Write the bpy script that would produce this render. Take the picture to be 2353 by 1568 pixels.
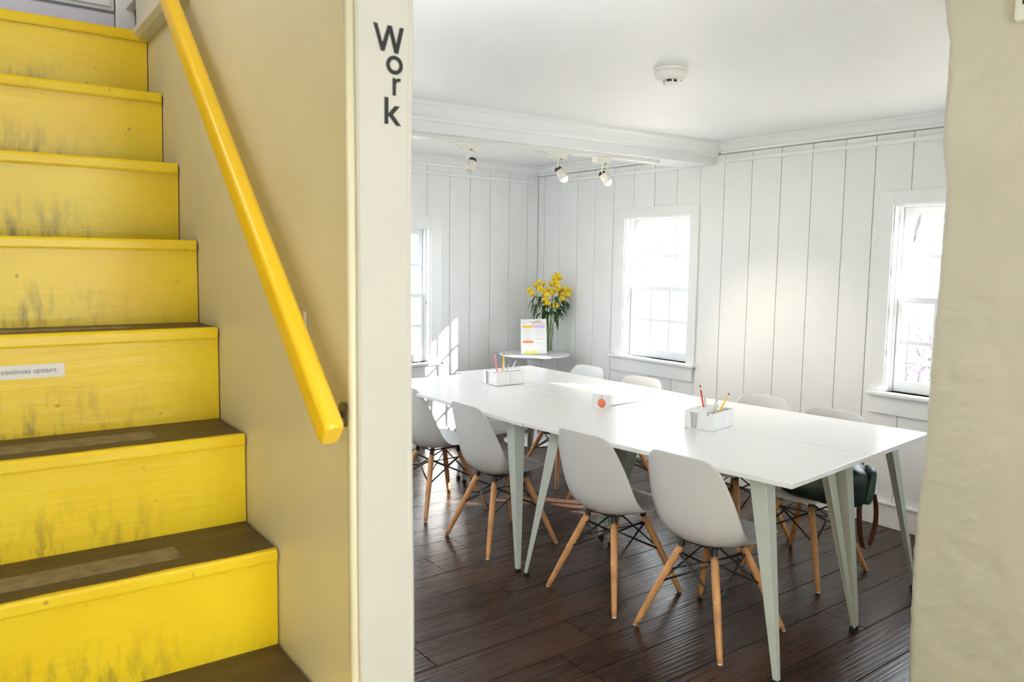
import bpy, bmesh, math, random
from math import sin, cos, radians, pi, sqrt, atan2
from mathutils import Vector, Matrix
random.seed(7)
for o in list(bpy.data.objects): bpy.data.objects.remove(o, do_unlink=True)
sc = bpy.context.scene
C = sc.collection

# ------------------------------------------------------------------ camera
CAM_Z, YAW, PITCH, ROLL = 1.5, radians(37.17), radians(5.78), 0.0119
fw = Vector((sin(YAW)*cos(PITCH), cos(YAW)*cos(PITCH), -sin(PITCH)))
rt = Vector((cos(YAW), -sin(YAW), 0)); up = rt.cross(fw)
ir = rt*cos(ROLL) + up*sin(ROLL); iu = up*cos(ROLL) - rt*sin(ROLL)
cd = bpy.data.cameras.new('camera'); cam = bpy.data.objects.new('camera', cd); C.objects.link(cam)
cd.sensor_fit = 'HORIZONTAL'; cd.sensor_width = 36; cd.lens = 1807/2353*36
cd.clip_start = .02; cd.clip_end = 200
cd.dof.use_dof = True; cd.dof.focus_distance = 4.2; cd.dof.aperture_fstop = 7.0
M = Matrix((ir, iu, -fw)).transposed().to_4x4(); M.translation = (0, 0, CAM_Z)
cam.matrix_world = M; sc.camera = cam

# ------------------------------------------------------------------ world, sun, daylight, exposure
sc.view_settings.view_transform = 'Standard'; sc.view_settings.look = 'None'
sc.view_settings.gamma = 1; sc.view_settings.use_curve_mapping = False
sc.view_settings.exposure = 0.55
w = bpy.data.worlds.new('sky'); sc.world = w; w.use_nodes = True
bg = w.node_tree.nodes['Background']; bg.inputs[0].default_value = (.82, .91, 1, 1); bg.inputs[1].default_value = 10.0
def lamp(name, kind, loc, direction, energy, color=(1, 1, 1), **kw):
    d = bpy.data.lights.new(name, kind); d.energy = energy; d.color = color
    for k, v in kw.items(): setattr(d, k, v)
    o = bpy.data.objects.new(name, d); C.objects.link(o); o.location = loc
    o.rotation_euler = Vector(direction).to_track_quat('-Z', 'Y').to_euler(); return o
SUN = Vector((-.643*.9, .766*.9, -.438))
lamp('sun', 'SUN', (8, -6, 6), SUN, 42, (1, .96, .90), angle=.012)
# daylight through the window openings (sampling guides for the sky, no light of their own)
def portal(loc, direction, sx, sy):
    o = lamp('sky_portal', 'AREA', loc, direction, 1, shape='RECTANGLE', size=sx, size_y=sy)
    o.data.cycles.is_portal = True; return o
portal((4.66, 4.05, 1.31), (-1, 0, 0), .66, 1.08)
portal((4.66, 1.95, 1.31), (-1, 0, 0), .66, 1.08)
portal((2.99, 5.70, 1.24), (0, -1, 0), .66, 1.08)
portal((1.55, 5.64, 1.24), (0, -1, 0), .66, 1.08)  # guide for the added back wall window
# assumed front door opening (behind the viewer) and an added lamp above the stairs
portal((.50, -1.82, 1.42), (0, 1, 0), 1.1, 1.3)
lamp('added_stair_fill', 'AREA', (-.42, 1.75, 2.75), (1, .0, -.55), 10.5, (.93, .96, 1), shape='RECTANGLE', size=.9, size_y=.9)  # added fill, stands in for an assumed stair window that is not built

sc.cycles.max_bounces = 10; sc.cycles.diffuse_bounces = 7; sc.cycles.glossy_bounces = 4
sc.cycles.transparent_max_bounces = 12; sc.cycles.transmission_bounces = 6
sc.cycles.caustics_reflective = False; sc.cycles.caustics_refractive = False
sc.cycles.use_denoising = True; sc.cycles.sample_clamp_indirect = 6

# ------------------------------------------------------------------ materials
MT = {}
def mat(name, col, rough=.5, var=0, scale=6, bump=0, bscale=40, metal=0, spec=.5, stretch=(1, 1, 1), coat=0, col2=None):
    if name in MT: return MT[name]
    m = bpy.data.materials.new(name); m.use_nodes = True; nt = m.node_tree; N = nt.nodes; L = nt.links
    b = N['Principled BSDF']; b.inputs['Base Color'].default_value = (*col, 1); b.inputs['Roughness'].default_value = rough
    b.inputs['Metallic'].default_value = metal; b.inputs['Specular IOR Level'].default_value = spec
    b.inputs['Coat Weight'].default_value = coat
    if var or bump:
        tc = N.new('ShaderNodeTexCoord'); mp = N.new('ShaderNodeMapping'); mp.inputs['Scale'].default_value = stretch
        L.new(tc.outputs['Object'], mp.inputs['Vector'])
    if var or col2:
        n = N.new('ShaderNodeTexNoise'); n.inputs['Scale'].default_value = scale; n.inputs['Detail'].default_value = 5
        L.new(mp.outputs[0], n.inputs['Vector'])
        r = N.new('ShaderNodeValToRGB'); r.color_ramp.elements[0].position = .3; r.color_ramp.elements[1].position = .7
        a = [c*(1-var) for c in col]; c2 = col2 or [min(1, c*(1+var)) for c in col]
        r.color_ramp.elements[0].color = (*a, 1); r.color_ramp.elements[1].color = (*c2, 1)
        L.new(n.outputs['Fac'], r.inputs[0]); L.new(r.outputs[0], b.inputs['Base Color'])
    if bump:
        n2 = N.new('ShaderNodeTexNoise'); n2.inputs['Scale'].default_value = bscale; n2.inputs['Detail'].default_value = 4
        L.new(mp.outputs[0], n2.inputs['Vector'])
        bp = N.new('ShaderNodeBump'); bp.inputs['Strength'].default_value = bump; bp.inputs['Distance'].default_value = .01
        L.new(n2.outputs['Fac'], bp.inputs['Height']); L.new(bp.outputs[0], b.inputs['Normal'])
    MT[name] = m; return m
def glass_mat(name, tint=(1, 1, 1), gloss=.06):
    m = bpy.data.materials.new(name); m.use_nodes = True; nt = m.node_tree; N = nt.nodes; L = nt.links
    for n in list(N): N.remove(n)
    out = N.new('ShaderNodeOutputMaterial'); mx = N.new('ShaderNodeMixShader'); t = N.new('ShaderNodeBsdfTransparent'); g = N.new('ShaderNodeBsdfGlossy')
    t.inputs[0].default_value = (*tint, 1); g.inputs['Roughness'].default_value = .02
    mx.inputs[0].default_value = gloss
    L.new(t.outputs[0], mx.inputs[1]); L.new(g.outputs[0], mx.inputs[2]); L.new(mx.outputs[0], out.inputs[0]); MT[name] = m; return m
def emit_mat(name, col, s):
    m = bpy.data.materials.new(name); m.use_nodes = True; b = m.node_tree.nodes['Principled BSDF']
    b.inputs['Base Color'].default_value = (*col, 1); b.inputs['Emission Color'].default_value = (*col, 1); b.inputs['Emission Strength'].default_value = s
    MT[name] = m; return m

WHITE = mat('white_wall_paint', (.80, .808, .81), .42, .02, 3, .05, 30)
BACKING = mat('wall_backing', (.74, .73, .69), .8)
CEIL = mat('ceiling_paint', (.83, .838, .845), .5, .015, 2, .06, 20)
TRIM = mat('gloss_trim_paint', (.82, .828, .83), .25, .015, 4, .04, 25)
SASH = mat('sash_paint', (.80, .82, .84), .35)
BEIGE = mat('beige_hall_paint', (.71, .655, .475), .42, .05, 2.5, .06, 14)
PLASTER = mat('rough_cream_plaster', (.49, .455, .345), .45, .05, 3, .5, 15)
CREAM = mat('cream_post_paint', (.535, .52, .47), .35, .03, 5, .05, 18)
TAB = mat('white_desk_laminate', (.83, .83, .82), .22, 0, spec=.5)
STEEL = mat('pale_grey_green_steel', (.47, .50, .455), .4)
BLACK = mat('black_plastic', (.012, .012, .013), .45)
WIRE = mat('black_steel_wire', (.015, .015, .016), .4)
SHELL = mat('white_moulded_plastic', (.68, .665, .645), .38)
BEECH = mat('beech_wood', (.55, .27, .10), .42, .22, 5, .03, 60, stretch=(6, 6, .8))
CHROME = mat('bright_screw_metal', (.75, .75, .74), .25, metal=1)
PAPER = mat('white_paper', (.85, .85, .84), .7)
CARD = mat('white_card', (.80, .79, .78), .55)
GREYPAPER = mat('lilac_grey_paper', (.52, .49, .53), .8)
GLASS = glass_mat('window_glass')
ACRYL = glass_mat('clear_acrylic', (.97, .98, .98), .07)

def wood_floor():
    m = bpy.data.materials.new('dark_stained_floorboard'); m.use_nodes = True; nt = m.node_tree; N = nt.nodes; L = nt.links
    b = N['Principled BSDF']; b.inputs['Specular IOR Level'].default_value = .28
    tc = N.new('ShaderNodeTexCoord'); oi = N.new('ShaderNodeObjectInfo'); ad = N.new('ShaderNodeVectorMath'); ad.operation = 'ADD'
    sc_ = N.new('ShaderNodeVectorMath'); sc_.operation = 'SCALE'; sc_.inputs['Scale'].default_value = 37
    L.new(oi.outputs['Random'], sc_.inputs[0]); L.new(tc.outputs['Object'], ad.inputs[0]); L.new(sc_.outputs[0], ad.inputs[1])
    mp = N.new('ShaderNodeMapping'); mp.inputs['Scale'].default_value = (.7, 13, 13); L.new(ad.outputs[0], mp.inputs[0])
    w_ = N.new('ShaderNodeTexNoise'); w_.inputs['Scale'].default_value = 2.2; w_.inputs['Detail'].default_value = 7; w_.inputs['Distortion'].default_value = 1.2
    L.new(mp.outputs[0], w_.inputs[0])
    wv = N.new('ShaderNodeTexWave'); wv.bands_direction = 'Y'; wv.inputs['Scale'].default_value = 1.1; wv.inputs['Distortion'].default_value = 9; wv.inputs['Detail'].default_value = 3; wv.inputs['Detail Scale'].default_value = .9
    L.new(mp.outputs[0], wv.inputs[0])
    r = N.new('ShaderNodeValToRGB'); r.color_ramp.elements[0].position = .28; r.color_ramp.elements[0].color = (.025, .012, .008, 1)
    r.color_ramp.elements[1].position = .75; r.color_ramp.elements[1].color = (.052, .024, .0145, 1)
    e = r.color_ramp.elements.new(.55); e.color = (.038, .018, .011, 1)
    L.new(w_.outputs['Fac'], r.inputs[0])
    hs = N.new('ShaderNodeHueSaturation'); mr = N.new('ShaderNodeMapRange'); mr.inputs['To Min'].default_value = .75; mr.inputs['To Max'].default_value = 1.3
    L.new(oi.outputs['Random'], mr.inputs[0]); L.new(mr.outputs[0], hs.inputs['Value']); L.new(r.outputs[0], hs.inputs['Color']); L.new(hs.outputs[0], b.inputs['Base Color'])
    rr = N.new('ShaderNodeMapRange'); rr.inputs['To Min'].default_value = .20; rr.inputs['To Max'].default_value = .36; L.new(w_.outputs['Fac'], rr.inputs[0]); L.new(rr.outputs[0], b.inputs['Roughness'])
    bp = N.new('ShaderNodeBump'); bp.inputs['Strength'].default_value = .10; bp.inputs['Distance'].default_value = .003
    L.new(wv.outputs['Fac'], bp.inputs['Height']); L.new(bp.outputs[0], b.inputs['Normal']); return m
FLOOR = wood_floor()

def stair_yellow():
    m = bpy.data.materials.new('scuffed_yellow_gloss_paint'); m.use_nodes = True; nt = m.node_tree; N = nt.nodes; L = nt.links
    b = N['Principled BSDF']; b.inputs['Roughness'].default_value = .36; b.inputs['Specular IOR Level'].default_value = .35
    tc = N.new('ShaderNodeTexCoord'); oi = N.new('ShaderNodeObjectInfo'); ad = N.new('ShaderNodeVectorMath'); ad.operation = 'ADD'
    sv = N.new('ShaderNodeVectorMath'); sv.operation = 'SCALE'; sv.inputs['Scale'].default_value = 11
    L.new(oi.outputs['Random'], sv.inputs[0]); L.new(tc.outputs['Object'], ad.inputs[0]); L.new(sv.outputs[0], ad.inputs[1])
    n = N.new('ShaderNodeTexNoise'); n.inputs['Scale'].default_value = 4; n.inputs['Detail'].default_value = 4; L.new(ad.outputs[0], n.inputs[0])
    r = N.new('ShaderNodeValToRGB'); r.color_ramp.elements[0].position = .3; r.color_ramp.elements[0].color = (.74, .50, .006, 1)
    r.color_ramp.elements[1].position = .7; r.color_ramp.elements[1].color = (.79, .59, .02, 1); L.new(n.outputs['Fac'], r.inputs[0])
    # kicked scuffs low on each riser: slanted smears
    mp = N.new('ShaderNodeMapping'); mp.inputs['Rotation'].default_value = (0, radians(18), 0); mp.inputs['Scale'].default_value = (34, 6, 9); L.new(ad.outputs[0], mp.inputs[0])
    s = N.new('ShaderNodeTexNoise'); s.inputs['Scale'].default_value = 1.0; s.inputs['Detail'].default_value = 5; s.inputs['Roughness'].default_value = .65; L.new(mp.outputs[0], s.inputs[0])
    sr = N.new('ShaderNodeMapRange'); sr.inputs['From Min'].default_value = .47; sr.inputs['From Max'].default_value = .70; L.new(s.outputs['Fac'], sr.inputs[0])
    sp = N.new('ShaderNodeSeparateXYZ'); L.new(tc.outputs['Object'], sp.inputs[0])
    zr = N.new('ShaderNodeMapRange'); zr.inputs['From Min'].default_value = .01; zr.inputs['From Max'].default_value = .125; zr.inputs['To Min'].default_value = 1; zr.inputs['To Max'].default_value = 0; L.new(sp.outputs['Z'], zr.inputs[0])
    xr = N.new('ShaderNodeMapRange'); xr.inputs['From Min'].default_value = -.36; xr.inputs['From Max'].default_value = -.16; xr.inputs['To Min'].default_value = 1; xr.inputs['To Max'].default_value = .12; L.new(sp.outputs['X'], xr.inputs[0])
    m1 = N.new('ShaderNodeMath'); m1.operation = 'MULTIPLY'; L.new(sr.outputs[0], m1.inputs[0]); L.new(zr.outputs[0], m1.inputs[1])
    m2 = N.new('ShaderNodeMath'); m2.operation = 'MULTIPLY'; L.new(m1.outputs[0], m2.inputs[0]); L.new(xr.outputs[0], m2.inputs[1])
    # small paint chips
    ch = N.new('ShaderNodeTexNoise'); ch.inputs['Scale'].default_value = 38; ch.inputs['Detail'].default_value = 1; L.new(ad.outputs[0], ch.inputs[0])
    cr = N.new('ShaderNodeMapRange'); cr.inputs['From Min'].default_value = .76; cr.inputs['From Max'].default_value = .80; cr.inputs['To Max'].default_value = .55; L.new(ch.outputs['Fac'], cr.inputs[0])
    mxm = N.new('ShaderNodeMath'); mxm.operation = 'MAXIMUM'; L.new(m2.outputs[0], mxm.inputs[0]); L.new(cr.outputs[0], mxm.inputs[1])
    mx = N.new('ShaderNodeMix'); mx.data_type = 'RGBA'; L.new(mxm.outputs[0], mx.inputs['Factor']); L.new(r.outputs[0], mx.inputs['A']); mx.inputs['B'].default_value = (.13, .085, .025, 1)
    L.new(mx.outputs['Result'], b.inputs['Base Color'])
    bn = N.new('ShaderNodeTexNoise'); bn.inputs['Scale'].default_value = 22; bn.inputs['Detail'].default_value = 3
    bm_ = N.new('ShaderNodeMapping'); bm_.inputs['Scale'].default_value = (.35, 1, 2); L.new(ad.outputs[0], bm_.inputs[0]); L.new(bm_.outputs[0], bn.inputs[0])
    bp = N.new('ShaderNodeBump'); bp.inputs['Strength'].default_value = .22; bp.inputs['Distance'].default_value = .006; L.new(bn.outputs['Fac'], bp.inputs['Height']); L.new(bp.outputs[0], b.inputs['Normal'])
    return m
YELLOW = stair_yellow()
YRAIL = mat('smooth_yellow_gloss', (.86, .55, .02), .3, .03, 3)
TREAD = mat('worn_brown_tread', (.075, .045, .02), .5, .35, 5, .15, 40, stretch=(1, 5, 5))
GRIP = mat('worn_grip_tape', (.23, .18, .10), .8, .3, 30, .3, 150)

# ------------------------------------------------------------------ mesh helpers
def mkobj(name, me, m=None, parent=None, smooth=False):
    o = bpy.data.objects.new(name, me); C.objects.link(o)
    if m: me.materials.append(m)
    if parent: o.parent = parent
    if smooth:
        for p in me.polygons: p.use_smooth = True
    return o
def from_bm(name, bm, m=None, parent=None, smooth=False):
    bmesh.ops.recalc_face_normals(bm, faces=bm.faces); me = bpy.data.meshes.new(name); bm.to_mesh(me); bm.free()
    return mkobj(name, me, m, parent, smooth)
def bevel(o, w_, seg=2):
    md = o.modifiers.new('bevel', 'BEVEL'); md.width = w_; md.segments = seg; md.limit_method = 'ANGLE'; return o
def box(name, m, parent, x0, x1, y0, y1, z0, z1, bev=0, origin=None):
    """a box; with origin the mesh is local to that point"""
    ox = origin or (0, 0, 0)
    v = [(x-ox[0], y-ox[1], z-ox[2]) for x in (x0, x1) for y in (y0, y1) for z in (z0, z1)]
    f = [(0, 1, 3, 2), (4, 6, 7, 5), (0, 4, 5, 1), (2, 3, 7, 6), (0, 2, 6, 4), (1, 5, 7, 3)]
    me = bpy.data.meshes.new(name); me.from_pydata(v, [], f); me.update()
    o = mkobj(name, me, m, parent); o.location = ox
    if bev: bevel(o, bev)
    return o
def prism(name, m, parent, pts, axis, a0, a1, bev=0, smooth=False):
    """extrude polygon pts along axis 'x','y','z'. pts are (u,v) in the remaining axes order"""
    def P(u, v, a):
        return {'x': (a, u, v), 'y': (u, a, v), 'z': (u, v, a)}[axis]
    n = len(pts); v = [P(u, w_, a0) for u, w_ in pts] + [P(u, w_, a1) for u, w_ in pts]
    bm = bmesh.new(); vs = [bm.verts.new(p) for p in v]
    bm.faces.new(vs[:n]); bm.faces.new(vs[n:][::-1])
    for i in range(n): j = (i+1) % n; bm.faces.new((vs[i], vs[j], vs[n+j], vs[n+i]))
    o = from_bm(name, bm, m, parent, smooth)
    if bev: bevel(o, bev)
    return o
def tube(name, m, parent, pts, r, seg=10, smooth=True, flat=None):
    """tube along points; r number or list; flat=(a,b) scales the section"""
    pts = [Vector(p) for p in pts]; n = len(pts); R = r if isinstance(r, (list, tuple)) else [r]*n
    bm = bmesh.new(); rings = []; t0 = None; nn = None
    for i, p in enumerate(pts):
        t = (pts[min(i+1, n-1)]-pts[max(i-1, 0)]).normalized()
        if nn is None:
            a = Vector((0, 0, 1)) if abs(t.z) < .95 else Vector((1, 0, 0)); nn = (a - t*a.dot(t)).normalized()
        else: nn = (nn - t*nn.dot(t)).normalized()
        bb = t.cross(nn); fa, fb = flat or (1, 1)
        rings.append([bm.verts.new(p + (nn*cos(2*pi*k/seg)*fa + bb*sin(2*pi*k/seg)*fb)*R[i]) for k in range(seg)])
    for i in range(n-1):
        for k in range(seg): j = (k+1) % seg; bm.faces.new((rings[i][k], rings[i][j], rings[i+1][j], rings[i+1][k]))
    bm.faces.new(rings[0][::-1]); bm.faces.new(rings[-1])
    o = from_bm(name, bm, m, parent, smooth); return o
def lathe(name, m, parent, prof, seg=32, loc=(0, 0, 0), smooth=True):
    bm = bmesh.new(); rings = []
    for r, z in prof:
        rings.append([bm.verts.new((r*cos(2*pi*k/seg), r*sin(2*pi*k/seg), z)) for k in range(seg)] if r > 1e-5 else [bm.verts.new((0, 0, z))])
    for a, b in zip(rings[:-1], rings[1:]):
        for k in range(seg):
            j = (k+1) % seg
            if len(a) == 1 and len(b) == 1: continue
            if len(a) == 1: bm.faces.new((a[0], b[j], b[k]))
            elif len(b) == 1: bm.faces.new((a[k], a[j], b[0]))
            else: bm.faces.new((a[k], a[j], b[j], b[k]))
    o = from_bm(name, bm, m, parent, smooth); o.location = loc
    return o
def autosmooth(o, ang=35):
    me = o.data; a = radians(ang)
    bm = bmesh.new(); bm.from_mesh(me)
    for e in bm.edges: e.smooth = not (len(e.link_faces) == 2 and e.calc_face_angle(0) > a)
    for f in bm.faces: f.smooth = True
    bm.to_mesh(me); bm.free(); return o
def empty(name, loc=(0, 0, 0), rz=0):
    o = bpy.data.objects.new(name, None); C.objects.link(o); o.location = loc; o.rotation_euler = (0, 0, rz); o.empty_display_size = .05; return o
def tag(o, label, cat, group=None):
    o['label'] = label; o['category'] = cat
    if group: o['group'] = group
    return o
def struct(o, label=None):
    o['kind'] = 'structure'
    if label: o['label'] = label
    return o
def copy_tree(o, parent=None):
    c = o.copy(); C.objects.link(c)
    if parent: c.parent = parent
    for ch in list(o.children): copy_tree(ch, c)
    return c
def text(name, body, m, parent, size, mat4, thick=.0004, fit=0):
    cu = bpy.data.curves.new(name, 'FONT'); cu.body = body; cu.size = size; cu.extrude = thick; cu.resolution_u = 3
    cu.materials.append(m); o = bpy.data.objects.new(name, cu); C.objects.link(o)
    bpy.context.view_layer.update(); me = bpy.data.meshes.new_from_object(o.evaluated_get(bpy.context.evaluated_depsgraph_get())); bpy.data.objects.remove(o)
    o = bpy.data.objects.new(name, me); C.objects.link(o)
    if parent: o.parent = parent
    if fit:
        k = fit/max(v.co.x for v in me.vertices)
        for v in me.vertices: v.co.x *= k
    o.matrix_basis = mat4; return o

# ------------------------------------------------------------------ the room
XW, ZC = 4.407, 2.315                      # window wall face, ceiling height
CORNER = 5.452
floor = struct(box('floor', mat('subfloor_dark', (.02, .012, .008), .8), None, -1.3, 4.62, -1.8, 5.62, -.12, -.02), 'dark stained wide board floor of the room and hall')
y = 1.02
bi = 0
while y < CORNER+.05:
    wd = random.choice((.17, .19, .21, .2)); xs = [-.0 + .60, random.uniform(1.4, 2.3), random.uniform(2.9, 3.7), 4.50]
    if random.random() < .4: xs.pop(2)
    for a, b in zip(xs[:-1], xs[1:]):
        o = box('floorboard', FLOOR, floor, a+.0022, b-.0022, y+.0022, y+wd-.0022, -.02, random.uniform(-.0012, 0), origin=((a+b)/2, y+wd/2, 0)); bi += 1
    y += wd
for i in range(10):                        # hall boards, run the same way
    y0 = -1.75 + i*.277; box('floorboard', FLOOR, floor, -1.25, 2.46, y0+.002, min(1.018, y0+.275), -.02, 0, origin=(.6, y0+.13, 0))
ceiling = struct(box('ceiling', CEIL, None, .60, 4.62, 1.0, 5.62, ZC, ZC+.15), 'smooth white painted ceiling above the work room')
struct(box('ceiling_hall', CEIL, None, .60, 2.62, -1.8, 1.0, ZC, ZC+.15), 'white ceiling of the hall')

def wall_with_openings(name, axis, face, thick, a0, a1, z1, ops, label, m=BACKING):
    """backing wall with rectangular openings; axis 'x': the wall lies in x=face..face+thick and runs along y"""
    bm = bmesh.new()
    cuts = sorted({a0, a1, *[v for o in ops for v in o[:2]]}); zs = sorted({0, z1, *[v for o in ops for v in o[2:]]})
    for p, q in zip(cuts[:-1], cuts[1:]):
        for r, s in zip(zs[:-1], zs[1:]):
            if any(o[0] <= (p+q)/2 <= o[1] and o[2] <= (r+s)/2 <= o[3] for o in ops): continue
            c = Vector((face+thick/2, (p+q)/2, (r+s)/2)) if axis == 'x' else Vector(((p+q)/2, face+thick/2, (r+s)/2))
            d = (thick, q-p, s-r) if axis == 'x' else (q-p, thick, s-r)
            g = bmesh.ops.create_cube(bm, size=1)
            for v in g['verts']: v.co = Vector((v.co.x*d[0], v.co.y*d[1], v.co.z*d[2])) + c
    bmesh.ops.remove_doubles(bm, verts=bm.verts, dist=1e-5)
    # drop interior faces shared by neighbouring cells
    seen = {}
    for f in bm.faces: seen.setdefault(tuple(round(v, 4) for v in f.calc_center_median()), []).append(f)
    bmesh.ops.delete(bm, geom=[f for fs in seen.values() if len(fs) > 1 for f in fs], context='FACES')
    return struct(from_bm(name, bm, m), label)

W1 = (3.727, 4.376, .782, 1.842)           # window openings: a0,a1,z0,z1
W2 = (1.622, 2.271, .782, 1.842)
wall_right = wall_with_openings('wall_right', 'x', XW+.012, .17, 1.0, 5.64, ZC, [W1, W2], 'white vertical plank wall with two sash windows')
BOARD_T = .012
def boards(parent, plane, axis, edges, z0, z1, ops):
    """vertical planks between successive edges, notched round the openings"""
    g = .0019
    for e0, e1 in zip(edges[:-1], edges[1:]):
        a, b = min(e0, e1)+g, max(e0, e1)-g; d = random.uniform(-.0012, .0012)
        polys = [[(a, z0), (b, z0), (b, z1), (a, z1)]]
        for (p, q, r, s) in ops:
            if q <= a or p >= b: continue
            if p <= a+.012 and q >= b-.012: polys = [[(a, z0), (b, z0), (b, r), (a, r)], [(a, s), (b, s), (b, z1), (a, z1)]]
            elif p > a: polys = [[(a, z0), (b, z0), (b, r), (p, r), (p, s), (b, s), (b, z1), (a, z1)]]
            else: polys = [[(a, z0), (b, z0), (b, z1), (a, z1), (a, s), (q, s), (q, r), (a, r)]]
        for pl in polys:
            o = prism('plank', WHITE, parent, pl, axis, plane-d, plane+BOARD_T, bev=.0022)
GY = [5.452, 5.365, 5.160, 4.934, 4.724, 4.511, 4.295, 4.081, 3.867, 3.658, 3.451, 3.231, 3.012, 2.796, 2.580, 2.397, 2.184, 1.96, 1.74, 1.52, 1.30, 1.10]
boards(wall_right, XW, 'x', GY, .0, 2.237, [W1, W2])

# back wall runs 3 degrees off square: local frame, origin at the corner, local x runs left (towards -x)
BW = empty('wall_back', (XW, CORNER, 0), radians(183)); struct(BW, 'white vertical plank wall behind the round table')
W4 = (2.53, 3.18, .69, 1.757)  # added opening, hidden behind the post, lets more sky light in
W3 = (1.142, 1.79, .69, 1.757)             # local a0..a1, z
bwb = wall_with_openings('wall_core', 'y', -.182, .17, -.25, 3.95, ZC, [W3, W4], None); bwb.parent = BW; del bwb['kind']
ub = [.0, .126, .333, .539, .749, .955, 1.174, 1.39, 1.60, 1.82, 2.03, 2.25, 2.46, 2.68, 2.9, 3.1, 3.32, 3.54, 3.76]
def boards_back():
    g = .0019
    for a, b in zip(ub[:-1], ub[1:]):
        a += g; b -= g; p, q, r, s = W3 if a < 2.1 else W4
        if q <= a or p >= b: polys = [[(a, 0), (b, 0), (b, 2.243), (a, 2.243)]]
        elif p <= a+.012 and q >= b-.012: polys = [[(a, 0), (b, 0), (b, r), (a, r)], [(a, s), (b, s), (b, 2.243), (a, 2.243)]]
        elif p > a: polys = [[(a, 0), (b, 0), (b, r), (p, r), (p, s), (b, s), (b, 2.243), (a, 2.243)]]
        else: polys = [[(a, 0), (b, 0), (b, 2.243), (a, 2.243), (a, s), (q, s), (q, r), (a, r)]]
        for pl in polys: prism('plank', WHITE, BW, pl, 'y', -.012, random.uniform(-.001, .001), bev=.0022)
boards_back()

# ---- windows.  local frame: x along the wall (left to right seen from inside), y into the room, z up
def window(name, loc, rz, wdt, z0, z1, cas_l, cas_r, cas_t, label):
    W = empty(name, loc, rz); struct(W, label); h = wdt/2; T = .012
    box('jamb_board', TRIM, W, -h-.001, -h+.008, -.19, .0, z0, z1); box('jamb_board', TRIM, W, h-.008, h+.001, -.19, .0, z0, z1)
    box('jamb_board', TRIM, W, -h+.008, h-.008, -.19, .0, z1-.008, z1+.001)
    h -= .008; z1 -= .008
    box('casing', TRIM, W, -h-cas_l, -h-.008, 0, T, z0, z1+cas_t, .002); box('casing', TRIM, W, h+.008, h+cas_r, 0, T, z0, z1+cas_t, .002)
    box('casing', TRIM, W, -h-.008, h+.008, 0, T, z1+.008, z1+cas_t, .002)
    box('sill', TRIM, W, -h-cas_l-.008, h+cas_r+.008, -.16, .042, z0-.026, z0, .008)
    box('apron', TRIM, W, -h-cas_l+.015, h+cas_r-.005, -.001, T+.004, z0-.128, z0-.028, .003)
    zm = (z0+z1)/2; cols, rows = 3, 2
    for sash, (a, b, yy) in (('upper_sash', (zm-.018, z1, -.115)), ('lower_sash', (z0, zm+.018, -.075))):
        S = empty(sash); S.parent = W; st, rb, rtp = .042, (.03 if sash[0] == 'u' else .062), (.045 if sash[0] == 'u' else .034); t = .032
        box('stile', SASH, S, -h+.003, -h+st, yy-t/2, yy+t/2, a, b, .002); box('stile', SASH, S, h-st, h-.003, yy-t/2, yy+t/2, a, b, .002)
        box('sash_rail', SASH, S, -h+st, h-st, yy-t/2, yy+t/2, a, a+rb, .002); box('sash_rail', SASH, S, -h+st, h-st, yy-t/2, yy+t/2, b-rtp, b, .002)
        gx0, gx1, gz0, gz1 = -h+st, h-st, a+rb, b-rtp; mw = .0105
        cx = [gx0+(gx1-gx0)*i/cols for i in range(cols+1)]; cz = [gz0+(gz1-gz0)*i/rows for i in range(rows+1)]
        for x in cx[1:-1]: box('muntin', SASH, S, x-mw, x+mw, yy-t*.4, yy+t*.4, gz0, gz1)
        for z in cz[1:-1]: box('muntin', SASH, S, gx0, gx1, yy-t*.38, yy+t*.38, z-mw, z+mw)
        for i in range(cols):
            for j in range(rows): box('pane', GLASS, S, cx[i]+.003, cx[i+1]-.003, yy-.0015, yy+.0015, cz[j]+.003, cz[j+1]-.003)
    box('side_stop', TRIM, W, -h, -h+.012, -.055, -.045, z0, z1); box('side_stop', TRIM, W, h-.012, h, -.055, -.045, z0, z1)
    lathe('sash_pull', BLACK, W, [(0, 0), (.006, 0), (.006, .004), (0, .005)], 10, (-h+.004, -.04, zm-.06))
    return W
# local y (into room) must be -x: rotation by +90deg maps x->+y, y->-x ; local +x is then +y (left in view)
window('window_1', (XW, (W1[0]+W1[1])/2, 0), radians(90), W1[1]-W1[0], W1[2], W1[3], .086, .126, .083, 'double hung sash window between the round table and the desks')
window('window_2', (XW, (W2[0]+W2[1])/2, 0), radians(90), W2[1]-W2[0], W2[2], W2[3], .1, .092, .083, 'double hung sash window half hidden by the rough cream wall')
a3 = (W3[0]+W3[1])/2; r3 = radians(183)
window('window_3', (XW+cos(r3)*a3, CORNER+sin(r3)*a3, 0), r3, W3[1]-W3[0], W3[2], W3[3], .108, .1, .1, 'double hung sash window at the edge of the cream post')

a4 = (W4[0]+W4[1])/2; window('added_window', (XW+cos(r3)*a4, CORNER+sin(r3)*a4, 0), r3, W4[1]-W4[0], W4[2], W4[3], .1, .1, .1, 'added double hung sash window behind the cream post, for extra daylight')

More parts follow.
